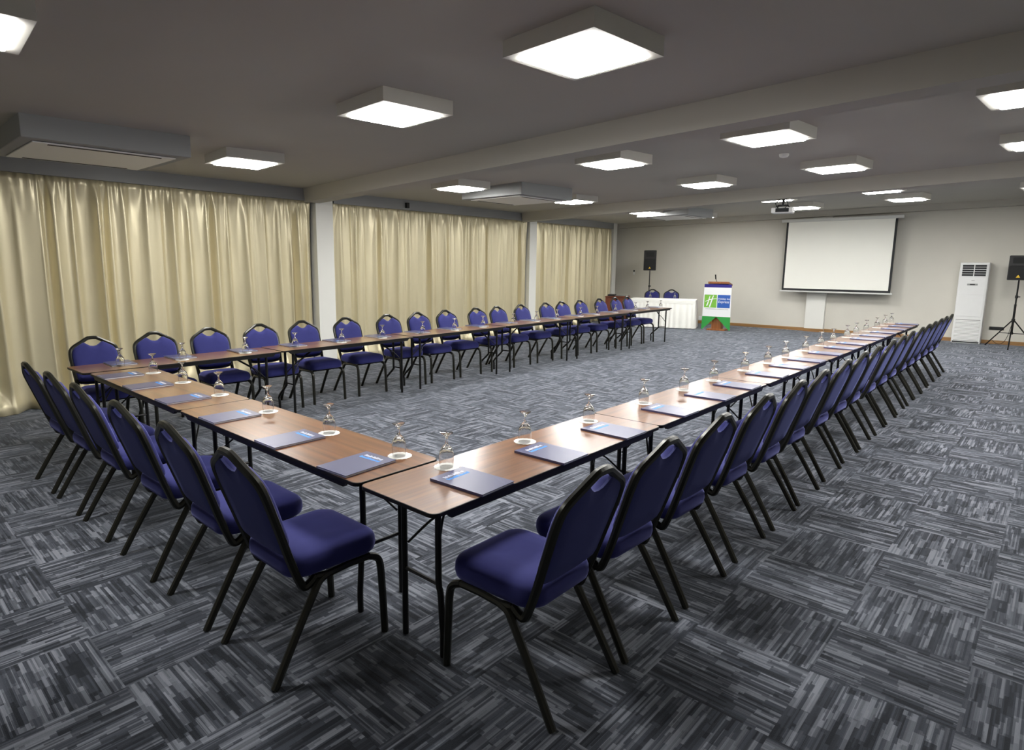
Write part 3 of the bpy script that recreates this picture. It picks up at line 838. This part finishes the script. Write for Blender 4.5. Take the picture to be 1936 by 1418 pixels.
def text_mesh(name, body, size, x, z, y, m_, parent, shear=0.0, sx=1.0):
    cu = bpy.data.curves.new(name, 'FONT'); cu.body = body; cu.size = size; cu.shear = shear; cu.extrude = 0.0004
    tmp = bpy.data.objects.new(name+'_tmp', cu); COL.objects.link(tmp)
    dg = bpy.context.evaluated_depsgraph_get()
    me = bpy.data.meshes.new_from_object(tmp.evaluated_get(dg))
    bpy.data.objects.remove(tmp)
    me.materials.clear(); me.materials.append(m_)
    o = bpy.data.objects.new(name, me); COL.objects.link(o)
    o.rotation_euler = (R(90), 0, 0); o.location = (x, y, z); o.scale = (sx, 1, 1); o.parent = parent
    return o
text_mesh('lettering', 'Holiday Inn', 0.070, 0.026, 0.840, YB_-0.0022, M_LWHITE, lg2, 0.15, 0.93)
text_mesh('lettering', 'Express', 0.098, 0.026, 0.750, YB_-0.0022, M_LWHITE, lg2, 0.15, 0.93)
b = MB(); rr = random.Random(2); x = -0.29
while x < 0.29:
    w = rr.uniform(0.008, 0.018); b.box(x, x+w, YB_-0.002, YB_-0.0005, 0.575, 0.575+rr.choice((0.010, 0.014))); x += w+0.006
b.build('small_print', M_LGREY, bn)

# ------------------------------------------------------------------ projection screen
sc_ = thing('projection_screen', 'large white pull-down projection screen with black borders on front wall', 'projection screen', (-2.66, 16.34, 0))
b = MB(); b.box(-1.38, 1.38, -0.045, 0.05, 2.885, 2.965); b.build('case', M_CASE, sc_, bevel=0.012)
b = MB(); b.box(-1.255, 1.255, 0.0, 0.004, 1.095, 2.89, 1); b.build('border', [M_DARK, M_DARK], sc_)
b = MB(); b.box(-1.205, 1.205, -0.003, -0.0005, 1.15, 2.886); b.build('fabric', M_SCREENW, sc_)
b = MB(); b.box(-1.30, 1.30, -0.018, 0.022, 1.055, 1.095); b.build('bottom_bar', M_CASE, sc_, bevel=0.008)
b = MB()
for x in (-1.3, 1.3): b.box(x-0.03, x+0.03, 0.04, 0.365, 2.905, 2.945)
b.build('bracket', M_CASE, sc_)

# ------------------------------------------------------------------ ceiling projector
PJ = (-2.02, 10.05)
zc = ceilz(*PJ)
pj_ = thing('projector', 'white projector hanging from the ceiling on a black mount', 'projector', (PJ[0], PJ[1], 0), R(10))
b = MB(); b.box(-0.17, 0.17, -0.13, 0.13, 2.640, 2.735); b.build('body', M_WHITEPL, pj_, bevel=0.015)
b = MB(); b.tube([(-0.08,0.13,2.69),(-0.08,0.16,2.69)], 0.035, 14); b.build('lens', M_BLACKPL, pj_, smooth=True)
b = MB(); b.box(-0.10,0.11,-0.134,-0.130,2.655,2.72); b.build('vent', M_DARK, pj_)
b = MB(); b.tube([(0,0,2.78),(0,0,zc+0.01)], 0.022, 10); b.box(-0.09,0.09,-0.03,0.03,2.76,2.785)
for a, c in ((-.12,-.09),(.12,-.09),(-.12,.09),(.12,.09)): b.tube([(a*0.5,c*0.3,2.775),(a,c,2.73)], 0.008, 6)
b.lathe([(0.001,zc+0.02),(0.06,zc+0.02),(0.06,zc-0.015),(0.022,zc-0.02)], 14); b.build('ceiling_mount', M_BLACKPL, pj_, smooth=True)
b = MB(); b.tube(smoothpath([(0.03,-0.12,2.70),(0.09,-0.16,2.78),(0.05,-0.10,2.88),(0.03,-0.02,zc)], 5), 0.006, 6)
b.tube(smoothpath([(-0.05,-0.12,2.70),(-0.10,-0.15,2.80),(-0.06,-0.05,2.86),(-0.01,0.0,2.90)], 5), 0.008, 6); b.build('cable', M_BLACKPL, pj_, smooth=True)

# ------------------------------------------------------------------ tower air conditioner
ac = thing('tower_air_conditioner', 'tall white floor-standing air conditioner tower against the front wall', 'air conditioner', (0.155, 16.38, 0))
aw = 0.265
b = MB(); b.box(-aw, aw, 0, 0.31, 0, 1.84); b.build('cabinet', M_WHITEPL, ac, bevel=0.015)
b = MB(); b.box(-aw+0.035, aw-0.035, -0.010, 0.004, 0.62, 1.10); b.build('lower_panel', M_WHITEPL, ac, bevel=0.004)
b = MB(); b.box(-aw+0.035, aw-0.035, -0.010, 0.004, 1.112, 1.50); b.build('upper_panel', M_WHITEPL, ac, bevel=0.004)
b = MB(); b.box(-aw+0.045, aw-0.045, -0.006, 0.004, 1.53, 1.79); b.build('outlet_recess', M_DARK, ac)
b = MB()
for k in range(6): b.box(-aw+0.045, aw-0.045, -0.014, 0.0, 1.528+k*0.0515, 1.536+k*0.0515)
b.box(-0.008, 0.008, -0.016, 0.0, 1.53, 1.79)
for s in (-1, 1): b.box(s*(aw-0.045)-0.006, s*(aw-0.045)+0.006, -0.014, 0.0, 1.528, 1.795)
b.build('outlet_louvre', M_WHITEPL, ac)
b = MB(); b.box(-aw+0.04, aw-0.04, -0.004, 0.004, 0.06, 0.55); b.build('intake_recess', M_GREYPL, ac)
b = MB()
for k in range(15):
    z = 0.075+k*0.031; b.loft([[(-aw+0.04,-0.014,z),(aw-0.04,-0.014,z),(aw-0.04,-0.002,z+0.020),(-aw+0.04,-0.002,z+0.020)],[(-aw+0.04,-0.014,z+0.006),(aw-0.04,-0.014,z+0.006),(aw-0.04,-0.002,z+0.026),(-aw+0.04,-0.002,z+0.026)]])
b.build('intake_louvre', M_WHITEPL, ac)
b = MB(); b.box(-0.095, 0.095, -0.013, -0.009, 1.325, 1.365); cpn = b.build('control_panel', M_GREYPL, ac, bevel=0.002)
b = MB(); b.box(-0.045, 0.045, -0.0145, -0.0128, 1.335, 1.356); b.build('display', M_DARK, cpn)
b = MB()
for k in range(5): b.box(-0.026+k*0.0115, -0.018+k*0.0115, -0.0115, -0.0095, 1.428, 1.440)
b.build('logo', M_GREYPL, ac)
b = MB(); b.box(-aw+0.02, aw-0.02, -0.004, 0.004, 0.018, 0.045); b.build('toe_slot', M_DARK, ac)

# sockets and wall fittings
so = thing('socket_strip', 'dark wall socket strip on the front wall, left of the tripod stand', 'socket', (0.66, YF-0.012, 0.36))
b = MB(); b.box(-0.13, 0.13, -0.010, 0.012, -0.035, 0.035); b.build('plate', M_BLACKPL, so, bevel=0.004)
b = MB()
for k in range(3): b.tube([(-0.08+0.08*k,-0.014,0),(-0.08+0.08*k,-0.010,0)], 0.024, 12)
b.build('sockets', M_DARK, so)
b = MB(); b.tube(smoothpath([(0.62,16.52,0.11),(0.70,16.50,0.04),(0.80,16.45,0.05),(0.88,16.30,0.20),(0.94,16.10,0.5)], 5), 0.005, 6)
tag(b.build('speaker_cable', M_BLACKPL, smooth=True), 'thin black cable hanging beside the right tripod stand', 'cable')
th = thing('thermostat', 'small white wall controller beside the last white column', 'thermostat', (-8.62, YF-0.001, 1.50))
b = MB(); b.box(-0.035, 0.035, -0.02, 0.0, -0.06, 0.06); b.build('body', M_WHITEPL, th, bevel=0.004)
b = MB(); b.box(-0.025, 0.025, -0.023, -0.019, 0.03, 0.085); b.build('display', M_DARK, th)
tr = MB(); tr.box(-6.35, -5.45, YF-0.03, YF-0.001, 0.10, 0.22)
tag(tr.build('cable_trunking', M_WHITEPL, bevel=0.004), 'white cable trunking low on front wall, between white table and lectern', 'trunking')
